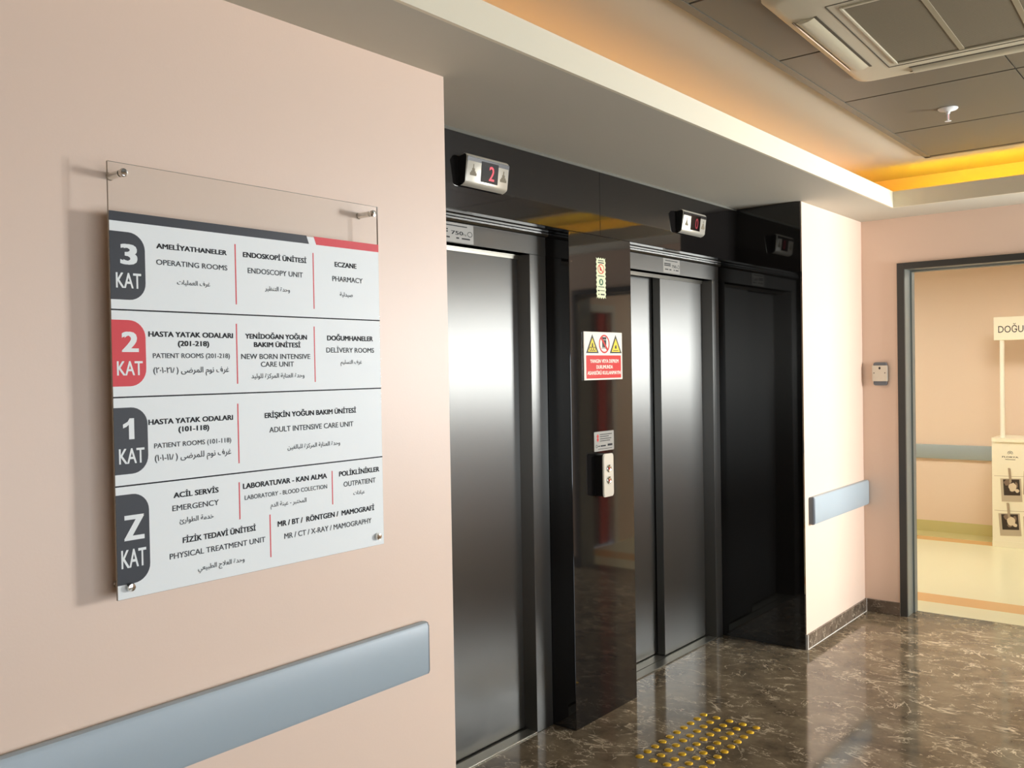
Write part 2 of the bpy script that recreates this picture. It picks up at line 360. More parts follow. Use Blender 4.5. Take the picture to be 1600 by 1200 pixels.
# ceilings: low soffit with an upstanding fascia round a raised tray
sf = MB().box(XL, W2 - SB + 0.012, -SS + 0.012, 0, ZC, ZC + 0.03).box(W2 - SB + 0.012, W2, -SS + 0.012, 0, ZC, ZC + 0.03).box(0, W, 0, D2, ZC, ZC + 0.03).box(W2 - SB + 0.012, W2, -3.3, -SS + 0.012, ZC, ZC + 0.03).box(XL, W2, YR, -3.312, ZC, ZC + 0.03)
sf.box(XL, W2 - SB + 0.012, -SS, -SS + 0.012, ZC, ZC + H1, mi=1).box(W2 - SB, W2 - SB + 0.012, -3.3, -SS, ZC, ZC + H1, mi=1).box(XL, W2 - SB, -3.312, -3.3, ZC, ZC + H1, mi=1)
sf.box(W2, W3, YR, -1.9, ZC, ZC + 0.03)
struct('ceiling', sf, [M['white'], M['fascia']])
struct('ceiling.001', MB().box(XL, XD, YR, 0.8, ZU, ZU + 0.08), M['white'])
struct('ceiling.002', MB().box(XD, W3, -1.9, 4.0, 2.42, 2.5), M['white'])
# grey metal tile field: edge trim, tiles with dark open joints
tl = MB(); TX0, TX1, TY0, TY1 = -3.4, 3.175, -3.05, -0.513
tl.box(TX0, TX1, TY0, TY1, ZU - 0.004, ZU - 0.001, mi=1)
for (a, b, c, d) in ((TX0, TX1, TY1 - 0.03, TY1), (TX0, TX1, TY0, TY0 + 0.03), (TX0, TX0 + 0.03, TY0, TY1), (TX1 - 0.03, TX1, TY0, TY1)): tl.box(a, b, c, d, ZU - 0.016, ZU - 0.002, mi=0)
xs = [2.525 - 0.676 * k for k in range(9)]; xs = [TX1 - 0.03] + xs
for i in range(len(xs) - 1):
    for j in range(4):
        y1 = TY1 - 0.032 - j * 0.63; tl.box(xs[i + 1] + 0.006, xs[i] - 0.006, max(y1 - 0.626, TY0 + 0.03), y1, ZU - 0.014, ZU - 0.002, mi=0)
struct('ceiling.003', tl, [M['tile'], M['seam']])
# black granite surround of the lifts
struct('trim_1', MB().box(0, 1.359, D1, D2, ZHB, ZC - 0.012, 0.0015, seg=1), M['granite'])
struct('trim_2', MB().box(1.3605, W - 0.01, D1, D2, ZHB, ZC - 0.012, 0.0015, seg=1), M['granite'])
struct('trim_3', MB().box(P1, P2, D1, 0.66, 0, ZHB, 0.0015, seg=1), M['granite'])
struct('trim_4', MB().box(W - 0.01, W + 0.01, -0.002, 0.62, 0, ZC - 0.003, 0.001, seg=1), M['granite'])
struct('trim_5', MB().box(0, W - 0.01, D1 + 0.004, D2, ZC - 0.012, ZC), M['caulk'])
# skirting
struct('baseboard_left', MB().box(XL, 0, -0.012, 0, 0, 0.076), M['skirt'])
struct('baseboard_right', MB().box(W + 0.01, W2, -0.012, 0, 0.002, 0.076, 0.001, seg=1), M['skirt'])
struct('baseboard_door', MB().box(W2 - 0.012, W2, -0.2085, -0.014, 0.002, 0.078, 0.001, seg=1).box(W2 - 0.012, W2, -1.75, -1.472, 0.002, 0.078), M['skirt'])
struct('trim_6', MB().box(W2 - 0.014, W2 - 0.010, -0.0145, -0.0115, 0, 0.08).box(W2 - 0.0115, W2, -0.2125, -0.2083, 0, 0.08).box(W + 0.004, W + 0.0102, -0.0125, 0, 0, 0.078).box(W + 0.01, W2 - 0.012, -0.0135, -0.0115, 0, 0.003), M['wcaulk'])
struct('baseboard_corridor', MB().box(W3 - 0.012, W3, -1.75, 4.0, 0, 0.098), M['cove'])
# steel door frame to the corridor: dark trim, grey lining
f = MB()
for (ya, yb) in ((-0.252, -0.2105), (-1.46, -1.42)): f.box(W2 - 0.016, W2 + 0.004, ya, yb, 0, 2.1155, 0.002)
f.box(W2 - 0.016, W2 + 0.004, -1.42, -0.252, 2.078, 2.1155, 0.002)
for (ya, yb) in ((-0.250, -0.212), (-1.46, -1.422)): f.box(W2 + 0.004, XD + 0.012, ya, yb, 0, 2.115, mi=1)
f.box(W2 + 0.004, XD + 0.012, -1.422, -0.250, 2.080, 2.115, mi=1)
f.box(3.83, XD, -0.260, -0.250, 0, 2.080, 0.002, mi=1).box(3.83, XD, -1.422, -0.260, 2.070, 2.080, 0.002, mi=1)
struct('door_1', f, [M['frame'], M['lining']])
# white framed doorway at the corridor's end, made up for the granite's reflection
f = MB(); f.box(XD, XD + 0.06, -1.86, -1.735, 0, 2.06, 0.003).box(4.68, 4.74, -1.86, -1.735, 0, 2.06, 0.003).box(XD + 0.06, 4.68, -1.86, -1.735, 2.0, 2.06, 0.003)
d2_ = struct('door_2', f, M['white_frame'])
obj('doorway_fill', MB().box(XD + 0.063, 4.54, -1.84, -1.80, 0.006, 1.997, 0.003), M['doorway_dark'], d2_)  # dark sheet painted as the shaded inside of the open doorway
obj('doorway_fill', MB().box(4.544, 4.677, -1.83, -1.79, 0.006, 1.997, 0.003), M['red_door'], d2_)['label'] = 'narrow red leaf'
# two invented windows, unseen in the rear wall, placed for the lobby's light
for n, (a, c, m, za, zb) in enumerate(((-2.6, 1.1, 4, 0.3, 1.7), (2.95, 4.45, 2, 1.2, 2.1))):
    f = MB(); f.box(a, c, YR - 0.1, YR - 0.04, za, za + .04, 0.004).box(a, c, YR - 0.1, YR - 0.04, zb - .04, zb, 0.004)
    for k in range(m + 1):
        x = a + k * (c - a - 0.05) / m; f.box(x, x + 0.05, YR - 0.1, YR - 0.04, za + .04, zb - .04, 0.004)
    w1 = struct('window_%d' % (n + 1), f, M['mull'])
    obj('window_sill', MB().box(a - .05, c + .05, YR - 0.04, YR + 0.05, za - .03, za, 0.004), M['white'], w1)

# ================================================================ directory sign
Y0 = -0.0515
sg = thing('directory_sign', 'clear acrylic hospital directory board with floor tabs 3, 2, 1 and Z on pink wall', 'sign', (-0.686, 0, 1.06))
XA, XB, ZA, ZB = -1.0525, -0.3195, 1.0623, 1.957
ap = MB().box(XA, XB, Y0, Y0 + 0.005, ZA, ZB); ap.m = [1, 1, 0, 0, 1, 1]
obj('acrylic_panel', ap, [M['acrylic'], M['edge']], sg)
pl = on_y(Y0)
obj('printed_panel', MB().prism([(XA + .0005, ZA + .0005), (XB - .0005, ZA + .0005), (XB - .0005, 1.8545), (XA + .0005, 1.8545)], pl, 0.0001, 0.0004), M['print_white'], sg)
obj('header_bar', MB().prism([(XA, 1.8373), (-0.5487, 1.8371), (-0.5562, 1.8568), (XA, 1.8568)], pl, 0.0003, 0.0007), M['print_dark'], sg)['label'] = 'charcoal slanted bar'
obj('header_bar', MB().prism([(-0.5262, 1.8371), (XB, 1.8371), (XB, 1.8568), (-0.534, 1.8568)], pl, 0.0003, 0.0007), M['print_red'], sg)['label'] = 'red slanted bar'
for z in (1.6561, 1.4768, 1.2947): obj('divider_line', MB().prism([(XA, z - .0015), (XB, z - .0015), (XB, z + .0015), (XA, z + .0015)], pl, 0.0003, 0.0007), M['ink'], sg)
for (x, za, zb, r) in SEPS: obj('separator_line', MB().prism([(x - .0015, zb), (x + .0015, zb), (x + .0015, za), (x - .0015, za)], pl, 0.0003, 0.0007), M['print_red'], sg)
for (n, xr, za, zb, q, k) in TABS:
    tb = obj('floor_tab', MB().prism(rrect(XA, xr, zb, za, 0.036, (0, 1, 1, 0), 8), pl, 0.0003, 0.0007), M['print_red'] if n == '2' else M['print_dark'], sg)
    tb['label'] = ('red' if n == '2' else 'charcoal') + ' tab ' + n
    one = MB()
    if n == '1': one.prism([(q[0] + (q[1] - q[0]) * u, q[2] + (q[3] - q[2]) * v) for u, v in ((.52, 0), (1, 0), (1, 1), (.60, 1), (.42, .84), (0, .72), (0, .54), (.30, .60), (.52, .70))], pl, .0007, .001)
    else: one.text(n, (q[0] + q[1]) / 2, (q[2] + q[3]) / 2, q[1] - q[0], q[3] - q[2], pl, 0.001, 0.040)
    obj('tab_lettering', one.text('KAT', (k[0] + k[1]) / 2, (k[2] + k[3]) / 2, k[1] - k[0], k[3] - k[2], pl, 0.001, 0.016), M['print_white'], tb)
for r in range(4):
    mb = MB()
    for (t, x, z, w, h, b, row) in TEXTS:
        if row != r: continue
        if b >= 2: t = ('', '(٢٠١-٢١٨) ', '(١٠١-١١٨) ')[b - 2] + shape(t)
        mb.text(t, x, z, w, h if b < 2 else None, pl, 0.001, (0.011, 0.034, 0.010, 0.010, 0.010)[b], 0 if b == 1 else 1)
    obj('lettering', mb, [M['ink'], M['ink2']], sg)
for (x, z) in ((-1.0224, 1.9362), (-0.3414, 1.9363), (-1.0265, 1.0861), (-0.3438, 1.0857)):
    pz = lambda a, b, h, x=x, z=z: (x + a, -h, z + b)
    obj('standoff', MB().lathe([(0.0085, 0.0002), (0.0085, 0.003), (0.0075, 0.004), (0.0075, 0.0455)], pz, 20).lathe([(0.0085, 0.0527), (0.0088, 0.0595), (0.0075, 0.062), (0.003, 0.0628)], pz, 20), M['chrome'], sg, smooth=40)

# ================================================================ wall bumpers
def bumper(label, fn, u0, u1, z0, z1, cap0, cap1, group='blue grey wall bumpers'):
    mid = fn((u0 + u1) / 2, z0, 0)
    t = thing('wall_bumper', label, 'wall bumper', mid, group)
    r = 0.012; D = 0.032
    prof = [(0.0, z0 + .004), (D * .55, z0), (D * .85, z0 + .003), (D, z0 + r), (D, z1 - r), (D * .85, z1 - .003), (D * .55, z1), (0.0, z1 - .004)]
    e0 = u0 + (0.011 if cap0 else 0); e1 = u1 - (0.011 if cap1 else 0)
    n = len(prof); mb = MB(); mb.add([fn(e0, z, d) for d, z in prof] + [fn(e1, z, d) for d, z in prof], [tuple(range(n)), tuple(range(2 * n - 1, n - 1, -1))] + [(i, i + n, (i + 1) % n + n, (i + 1) % n) for i in range(n)])
    obj('cover', mb, M['bumper'], t, smooth=30)
    for on, a, b in ((cap0, e0, u0), (cap1, e1, u1)):
        if not on: continue
        mb = MB(); steps = [(a, 1.0, 0), (a + (b - a) * .45, .97, .0015), (a + (b - a) * .8, .82, .005), (b, .5, .012)]
        for i, (u, sd, dz) in enumerate(steps):
            mb.v += [fn(u, min(max(z, z0 + dz), z1 - dz), d * sd) for d, z in prof]
        mb.f = [tuple(range(n)), tuple(range(4 * n - 1, 3 * n - 1, -1))] + [(k * n + i, (k + 1) * n + i, (k + 1) * n + (i + 1) % n, k * n + (i + 1) % n) for k in range(3) for i in range(n)]; mb.m = [0] * len(mb.f)
        obj('end_cap', mb, M['bumper_dark'], t, smooth=40)
    return t
bumper('long blue grey wall bumper below the directory sign', on_y(0), XL + 0.01, -0.128, 0.657, 0.809, False, True)
bumper('short pale grey wall bumper on the lit wall beside the black granite', on_y(0), 2.81, W2 - 0.004, 0.657, 0.809, True, False)
bumper('grey green wall bumper on the corridor wall behind the white promotion counter', on_x(W3), -3.9, 1.6, 0.659, 0.786, False, False)

# ================================================================ lifts
def lift(label, xa, fa, fb, xb, leaf, group='steel lift doors'):
    """xa..xb outer frame, fa..fb clear opening, leaf: the near leaf's free edge"""
    t = thing('elevator_door', label, 'elevator door', ((xa + xb) / 2, D2, 0), group)
    YB = 0.655
    prof = [(D2, 2.0), (YB, 2.0), (YB, 2.3), (D2 - 0.018, 2.3), (D2 - 0.018, 2.088), (D2 - 0.012, 2.0787), (D2, 2.0787)]
    prof = [(D2, 2.0), (YB, 2.0), (YB, 2.2), (D2 + 0.003, 2.2), (D2 + 0.003, ZHB - .002), (D2 - 0.018, ZHB - .002), (D2 - 0.018, 2.087), (D2 - 0.012, 2.0787), (D2, 2.0787)]
    n = len(prof); mb = MB(); mb.add([(xa, y, z) for y, z in prof] + [(xb, y, z) for y, z in prof], [tuple(range(n)), tuple(range(2 * n - 1, n - 1, -1))] + [(i, (i + 1) % n, (i + 1) % n + n, i + n) for i in range(n)])
    obj('header', mb, M['steel'], t)
    obj('jamb', MB().box(xa, fa, D2, YB, 0, 2.0, 0.002), M['steel'], t); obj('jamb', MB().box(fb, xb, D2, YB, 0, 2.0, 0.002), M['steel'], t)
    a = obj('door_panel', MB().box(leaf, fb, D3, D3 + 0.045, 0.008, 1.992, 0.002), M['steel'], t)
    obj('door_panel', MB().box(fa, leaf + 0.03, D3 + 0.058, D3 + 0.1, 0.008, 1.992, 0.002), M['steel'], t)
    obj('head_track', MB().box(fa, fb, D3 - 0.012, D3 + 0.1, 1.9945, 1.9995).box(fa, fb, D3 - 0.008, D3 - 0.003, 1.982, 1.9945), M['sill'], t)
    obj('sill', MB().box(fa, fb, D2, D3 - 0.012, 0.0005, 0.006, 0.001, seg=1).box(fa, fb, D3 - 0.004, D3 + 0.11, 0.0005, 0.004), M['sill'], t)
    return t
L1 = lift('brushed steel lift door left of the black granite pillar, beside the directory sign wall', 0.004, 0.08, 1.0072, P1 - 0.002, 0.547)
L2 = lift('brushed steel lift door between the black granite pillar and the right granite side', P2 + 0.002, 1.68, 2.6549, W - 0.012, 2.198)
def capacity(t, x0, x1, z0, z1):
    p = on_y(D2); w = x1 - x0; h = z1 - z0; c = lambda a: x0 + a * w; e = lambda a: z0 + a * h
    pl_ = obj('capacity_label', MB().prism([(x0, z0), (x1, z0), (x1, z1), (x0, z1)], p, 0.0, 0.0006), M['label'], t)
    mb = MB().text('750', c(.64), e(.5), w * .26, h * .2, p, 0.001, .02).text('kg', c(.81), e(.46), w * .06, h * .1, p, 0.001)
    mb.prism([(c(.12), e(.83)), (c(.86), e(.83)), (c(.86), e(.88)), (c(.12), e(.88))], p, .0006, .0009)
    for a, b, z in ((.06, .44, .6), (.06, .44, .48), (.1, .3, .2), (.36, .48, .2), (.62, .68, .2), (.74, .92, .2)): mb.prism([(c(a), e(z)), (c(b), e(z)), (c(b), e(z + .07)), (c(a), e(z + .07))], p, .0006, .0009)
    mb.ring(c(.92), e(.5), w * .055, h * .14, h * .03, p, .0006, .0009)
    obj('lettering', mb, M['ink'], pl_)
capacity(L1, 0.40, 0.657, 2.003, 2.076)
capacity(L2, 2.115, 2.288, 2.0045, 2.0775)

# ---------------------------------------------------------------- floor indicators over the lifts
def indicator(label, x0, x1, digit):
    z0, z1 = 2.187, 2.2955
    t = thing('floor_indicator', label, 'floor indicator', ((x0 + x1) / 2, D1, z0), 'lift floor indicators')
    A, B = 0.032, 0.045                                   # depth of the face at its foot and head
    face = lambda u, v, d: (u, D1 - (A + (B - A) * (v - z0) / (z1 - z0)) - d, v)
    obj('housing', MB().prism([(0, z0 + .008), (A - .012, z0 + .003), (A - .001, z0 + .010), (B - .001, z1 - .012), (B - .012, z1 - .002), (0, z1 - .006)], lambda u, v, d: (x0 + d, D1 - u, v), 0.002, x1 - x0 - 0.002), M['black'], t)
    # curved silver face: lips that roll back at foot and head
    prof = [(z0 - .004, -.022), (z0, -.010), (z0 + .006, -.002), (z0 + .012, 0), (z1 - .014, 0), (z1 - .006, -.003), (z1, -.012), (z1 + .002, -.024)]
    mb = MB(); n = len(prof); cols = [(x0, -.004), (x0 + .004, 0), (x1 - .006, 0), (x1 - .001, -.003), (x1, -.008)]
    for (u, dd) in cols: mb.v += [face(u, v, d + dd) for v, d in prof]
    mb.f = [(k * n + i, (k + 1) * n + i, (k + 1) * n + i + 1, k * n + i + 1) for k in range(len(cols) - 1) for i in range(n - 1)]; mb.m = [0] * len(mb.f)
    fp = obj('face_plate', mb, M['silver'], t, smooth=50)
    w = x1 - x0; ym = (z0 + z1) / 2
    sc_ = obj('display', MB().prism([(x0 + .33 * w, z0 + .017), (x0 + .73 * w, z0 + .017), (x0 + .73 * w, z1 - .019), (x0 + .33 * w, z1 - .019)], face, 0, 0.0012), M['screen'], t)
    obj('digit', MB().text(digit, x0 + .575 * w, ym - .001, .030, .054, face, 0.0018, .012), M['red_led' if digit == '2' else 'dim_led'], sc_)
    for c in (x0 + .155 * w, x0 + .865 * w):
        mb = MB()
        for k, h in enumerate((.010, .016, .026, .040, .026, .016, .010)):
            u = c + (k - 3) * .0052; mb.prism([(u - .0021, ym - .022), (u + .0021, ym - .022), (u + .0021, ym - .022 + h), (u - .0021, ym - .022 + h)], face, 0, 0.0008)
        obj('emblem', mb, M['grille'], fp)
indicator('silver floor indicator showing a clear red 2 over the lift beside the directory sign', 0.4487, 0.686, '2')
indicator('silver floor indicator with dim red display over the lift beyond the granite pillar', 2.039, 2.282, '0')

# ---------------------------------------------------------------- signs and call panel on the pillar
p = on_y(D1)
ev = thing('evacuation_sign', 'white and red evacuation warning sign with yellow triangles on the granite pillar', 'sign', (1.3615, D1, 1.469))
pe = on_y(D1 - 0.006)
obj('board', MB().box(1.2115, 1.5135, D1 - .006, D1, 1.4695, 1.6780, 0.0015, seg=1), M['sign_white'], ev)
U = lambda q: 1.2115 + q / 720 * 0.302; V = lambda q: 1.6780 - q / 900 * 0.2085
rp = obj('red_field', MB().prism([(U(35), V(870)), (U(690), V(870)), (U(690), V(440)), (U(35), V(440))], pe, 0, .0005), M['sign_red'], ev)
obj('lettering', MB().text('YANGIN VEYA DEPREM', U(372), V(545), .225, .0165, pe, .0009, .03).text('DURUMUNDA', U(372), V(655), .13, .0165, pe, .0009, .03).text('ASANSÖRÜ KULLANMAYIN', U(365), V(765), .262, .0165, pe, .0009, .03), M['sign_white'], rp)
for cx in (150, 590):
    tr = obj('warning_triangle', MB().prism([(U(cx - 115), V(398)), (U(cx + 115), V(398)), (U(cx), V(48))], pe, 0, .0005).prism([(U(cx - 82), V(372)), (U(cx + 82), V(372)), (U(cx), V(118))], pe, .0005, .0008, 1), [M['sign_black'], M['sign_yellow']], ev)
    mb = MB()
    if cx == 150:
        mb.prism([(U(cx - 14), V(290)), (U(cx + 14), V(290)), (U(cx + 10), V(225)), (U(cx), V(200)), (U(cx - 10), V(225))], pe, .0008, .0011)
        for dx in (-38, 0, 38): mb.ring(U(cx + dx), V(320), .009, .0095, .0032, pe, .0008, .0011)
    else:
        mb.prism([(U(cx - 18), V(310)), (U(cx + 18), V(310)), (U(cx + 14), V(260)), (U(cx + 4), V(235)), (U(cx - 14), V(262))], pe, .0008, .0011)
        mb.prism([(U(cx - 50), V(352)), (U(cx + 50), V(352)), (U(cx + 50), V(340)), (U(cx - 50), V(340))], pe, .0008, .0011)
    obj('pictogram', mb, M['sign_black'], tr)
ps = obj('prohibition_mark', MB().ring(U(372), V(225), .0415, .0405, .0065, pe, 0, .0008).prism([(U(300), V(112)), (U(325), V(98)), (U(446), V(335)), (U(420), V(350))], pe, .0006, .0012), M['sign_red'], ev)
mb = MB(); mb.prism([(U(318), V(310)), (U(430), V(310)), (U(430), V(300)), (U(318), V(300))], pe, 0, .0005)
for dx in (-26, 0, 26):
    mb.prism(ellipse(U(372 + dx), V(118), .0062, .0062, 14), pe, 0, .0005); mb.prism([(U(372 + dx - 11), V(292)), (U(372 + dx + 11), V(292)), (U(372 + dx + 13), V(150)), (U(372 + dx - 13), V(150))], pe, 0, .0005)
obj('people_pictogram', mb, M['ink2'], ps)

x0, x1, z0, z1 = 1.3235, 1.394, 1.825, 2.001
poly = []
N1, N2 = 4, 9
for k in range(N1): a = x0 + (x1 - x0) * k / N1; b = x0 + (x1 - x0) * (k + 1) / N1; poly += [(a, z0 - .002), ((a + b) / 2, z0 + .005)]
for k in range(N2): a = z0 + (z1 - z0) * k / N2; b = z0 + (z1 - z0) * (k + 1) / N2; poly += [(x1 + .003, a), (x1 - .003, (a + b) / 2)]
for k in range(N1): a = x1 - (x1 - x0) * k / N1; b = x1 - (x1 - x0) * (k + 1) / N1; poly += [(a, z1 + .002), ((a + b) / 2, z1 - .005)]
for k in range(N2): a = z1 - (z1 - z0) * k / N2; b = z1 - (z1 - z0) * (k + 1) / N2; poly += [(x0 - .003, a), (x0 + .003, (a + b) / 2)]
ss = thing('safety_sticker', 'narrow pale green sticker with wavy edges high on the granite pillar', 'sticker', (1.359, D1, 1.825))
obj('sticker_sheet', MB().prism(poly, p, 0, .0008), M['glow'], ss)
obj('prohibition_mark', MB().ring(1.359, 1.953, .0255, .0215, .004, p, .0006, .0012).prism([(1.342, 1.966), (1.346, 1.969), (1.376, 1.940), (1.372, 1.937)], p, .0006, .0014).prism(ellipse(1.355, 1.953, .006, .009, 12), p, .0006, .0012), M['sign_red'], ss)
obj('mandatory_mark', MB().prism(ellipse(1.359, 1.896, .0165, .0145), p, .0006, .0012, 0).prism([(1.352, 1.888), (1.366, 1.890), (1.362, 1.905), (1.354, 1.904)], p, .0012, .0015, 1), [M['sign_green'], M['glow']], ss)
mb = MB()
for (a, b, z, h) in ((1.337, 1.381, 1.9895, .004), (1.335, 1.383, 1.980, .005), (1.334, 1.384, 1.922, .0035), (1.336, 1.384, 1.875, .0035), (1.332, 1.346, 1.858, .006), (1.350, 1.386, 1.859, .003), (1.336, 1.344, 1.842, .005), (1.354, 1.384, 1.842, .006)): mb.prism([(a, z - h / 2), (b, z - h / 2), (b, z + h / 2), (a, z + h / 2)], p, .0006, .0012)
obj('small_print', mb, M['sign_black'], ss)

lb = thing('instruction_label', 'small pale rectangular label with tiny red arrows just above the call button panel', 'label', (1.363, D1, 1.159))
obj('label_sheet', MB().prism(rrect(1.2852, 1.4412, 1.159, 1.2445, .005), p, 0, .0008), M['label'], lb)
obj('arrow_mark', MB().prism([(1.303, 1.222), (1.323, 1.222), (1.313, 1.235)], p, .0008, .0012).prism([(1.313, 1.199), (1.323, 1.212), (1.303, 1.212)], p, .0008, .0012).box(1.309, 1.317, D1 - .0012, D1 - .0008, 1.210, 1.224), M['sign_red'], lb)
mb = MB()
for (a, b, z, h) in ((1.33, 1.425, 1.231, .003), (1.33, 1.40, 1.222, .003), (1.33, 1.42, 1.212, .003), (1.33, 1.41, 1.203, .003), (1.315, 1.33, 1.181, .004), (1.335, 1.375, 1.181, .006), (1.39, 1.428, 1.183, .009), (1.315, 1.425, 1.168, .002)): mb.prism([(a, z - h / 2), (b, z - h / 2), (b, z + h / 2), (a, z + h / 2)], p, .0008, .0012)
mb.ring(1.3035, 1.181, .007, .007, .002, p, .0008, .0012)
obj('small_print', mb, M['ink'], lb)

cp = thing('call_button_panel', 'silver lift call panel with two round buttons on the granite pillar', 'call panel', (1.328, D1, 0.966))
obj('housing', MB().prism(rrect(1.287, 1.366, .9665, 1.1495, .012), p, 0, .040), M['black'], cp, smooth=30)
fpl = obj('face_plate', MB().prism(rrect(1.2855, 1.3675, .965, 1.151, .014), p, .0395, .044).prism(rrect(1.289, 1.364, .9685, 1.1475, .012), p, .044, .0465), M['silver'], cp, smooth=30)
for z in (1.087, 1.036):
    q = lambda a, b, h, z=z: (1.327 + a, D1 - h, z + b)
    bt = obj('button', MB().lathe([(.0165, .0465), (.0165, .0495), (.0145, .051), (.012, .0495), (.002, .0485)], q, 24), M['chrome'], cp, smooth=40)
    sgn = 1 if z > 1.06 else -1
    obj('arrow_mark', MB().prism([(1.321, z - .003 * sgn), (1.333, z - .003 * sgn), (1.327, z + .005 * sgn)][::sgn], p, .0495, .0502), M['sign_red'], bt)

# ---------------------------------------------------------------- tactile studs in the floor
st = None
for j in range(5):
    for i in range(10):
        x = 1.597 - i * 0.0595; y = 0.0118 - j * 0.0607
        if st is None:
            st = obj('tactile_stud', MB().lathe([(.0165, 0), (.0165, .0016), (.0145, .0032), (.0105, .0046), (.0055, .0053), (.001, .0055)], lambda a, b, h: (a, b, h), 20), M['brass'], smooth=50)
            o = tag(st, 'round yellow tactile stud in the warning grid on the floor before the lifts', 'floor stud', 'yellow tactile studs on the floor')
        else:
            o = st.copy(); COL.objects.link(o)
        o.location = (x, y, 0)

# ---------------------------------------------------------------- key switch box by the door
pk = on_x(W2)
ks = thing('key_switch', 'small silver box with dark rounded ends on the wall beside the door frame', 'wall switch', (W2, -0.109, 1.39))
obj('back_plate', MB().prism(rrect(.071, .147, 1.388, 1.527, .012), pk, 0, .022), M['bumper_dark'], ks, smooth=30)
cv = obj('cover', MB().prism(rrect(.066, .152, 1.413, 1.508, .003), pk, 0, .030), M['silver'], ks)
obj('key_slot', MB().prism(ellipse(.110, 1.492, .006, .008, 16), pk, .030, .0306), M['black'], cv)
for u in (.077, .141): obj('screw', MB().prism(ellipse(u, 1.463, .0032, .0032, 10), pk, .030, .0306), M['black'], cv)

# ================================================================ promotion counter in the corridor
KX = 6.30
pc = thing('promotion_counter', 'white promotion counter with header board and hanging photo prints in the corridor', 'display counter', (6.48, -0.5, 0))
pk = on_x(KX)
pr = lambda u, v, d: (v, -u, d)
obj('body', MB().box(KX, 6.68, -0.80, -0.195, 0.0, 0.868, 0.004), M['card'], pc)
obj('countertop', MB().prism([(u, v) for u, v in rrect(.186, .81, KX - .012, 6.70, .05, (1, 1, 1, 1), 6)], pr, .862, .892), M['card'], pc, smooth=30)
obj('base_trim', MB().box(KX - .004, KX, -0.80, -0.195, 0, .05), M['card'], pc)
for y in (-0.259, -0.741): obj('pole', MB().lathe([(.0175, .892), (.0175, 1.72)], lambda a, b, h, y=y: (6.40 + a, y + b, h), 16), M['pole'], pc, smooth=40)
hb = obj('header_board', MB().box(6.378, 6.382 + .02, -0.80, -0.2025, 1.695, 1.887, 0.002, seg=1), M['card'], pc)
obj('lettering', MB().text('DOĞUM', .353, 1.786, .232, .058, on_x(6.378), .0008, .0), M['ink'], hb)
# printed emblem: open petals over the name
mb = MB(); cu, cv_ = .331, .772
for k in range(5):
    a = math.radians(90 + (k - 2) * 42); mb.ring(cu + .012 * math.cos(a), cv_ + .010 * math.sin(a), .009, .009, .0018, pk, 0, .0005, n=16)
mb.text('FLORYA', cu, .741, .118, .013, pk, .0006, .02).prism([(cu - .037, .7185), (cu + .037, .7185), (cu + .037, .7225), (cu - .037, .7225)], pk, 0, .0005)
obj('emblem', mb, M['ink'], pc)
for z, dz in ((.571, .047), (.287, .048)):
    mb = MB()
    for k in range(12):
        s0, s1 = k / 12, (k + 1) / 12; sag = lambda s: z + dz * s * .9 + .012 * (2 * s - 1) ** 2
        a = .212 + .57 * s0; b = .212 + .57 * s1; mb.prism([(a, sag(s0) - .0016), (b, sag(s1) - .0016), (b, sag(s1) + .0016), (a, sag(s0) + .0016)], pk, 0, .0008)
    obj('string', mb, M['paper'], pc)
def print_(u0, u1, z0, z1, lean, seed):
    R = random.Random(seed); cu, cz = (u0 + u1) / 2, (z0 + z1) / 2; c, s = math.cos(lean), math.sin(lean)
    fn = lambda u, v, d: pk(cu + (u - cu) * c - (v - cz) * s, cz + (u - cu) * s + (v - cz) * c, d)
    w, h = u1 - u0, z1 - z0
    ph = obj('photo_print', MB().prism([(u0, z0), (u1, z0), (u1, z1), (u0, z1)], fn, .0008, .0022), M['paper'], pc)
    a0, a1, b0, b1 = u0 + .13 * w, u1 - .08 * w, z0 + .27 * h, z1 - .04 * h
    mb = MB().prism([(a0, b0), (a1, b0), (a1, b1), (a0, b1)], fn, .0022, .0027, 0)
    for (pu, pv, ru, rv, mi) in ((.3, .75, .22, .2, 1), (.6, .55, .25, .28, 2), (.5, .32, .16, .14, 1), (.78, .25, .14, .12, 2), (.85, .7, .1, .22, 1)):
        pu += R.uniform(-.06, .06); pv += R.uniform(-.06, .06); d = .0027 + .0002 * mi + R.random() * .0001
        pts = [(a0 + (a1 - a0) * min(max(pu + ru * math.cos(t) * R.uniform(.8, 1.1), .01), .99), b0 + (b1 - b0) * min(max(pv + rv * math.sin(t) * R.uniform(.8, 1.1), .01), .99)) for t in [2 * math.pi * k / 14 for k in range(14)]]
        mb.flat(pts, fn, d, mi)
    obj('picture', mb, [M['sepia'], M['sepia2'], M['sepia3']], ph)
    obj('clothespin', MB().prism([(cu - .012, z1 - .035), (cu - .002, z1 - .035), (cu - .008, z1 + .085), (cu - .022, z1 + .085)], pk, .0022, .010).prism([(cu - .003, z1 - .03), (cu + .004, z1 - .03), (cu - .004, z1 + .08), (cu - .010, z1 + .08)], pk, .0022, .008), M['peg'], ph)
print_(.262, .412, .378, .566, .05, 1); print_(.247, .402, .098, .281, .07, 2)
print_(.424, .57, .44, .63, -.04, 3); print_(.424, .57, .09, .268, .03, 4)

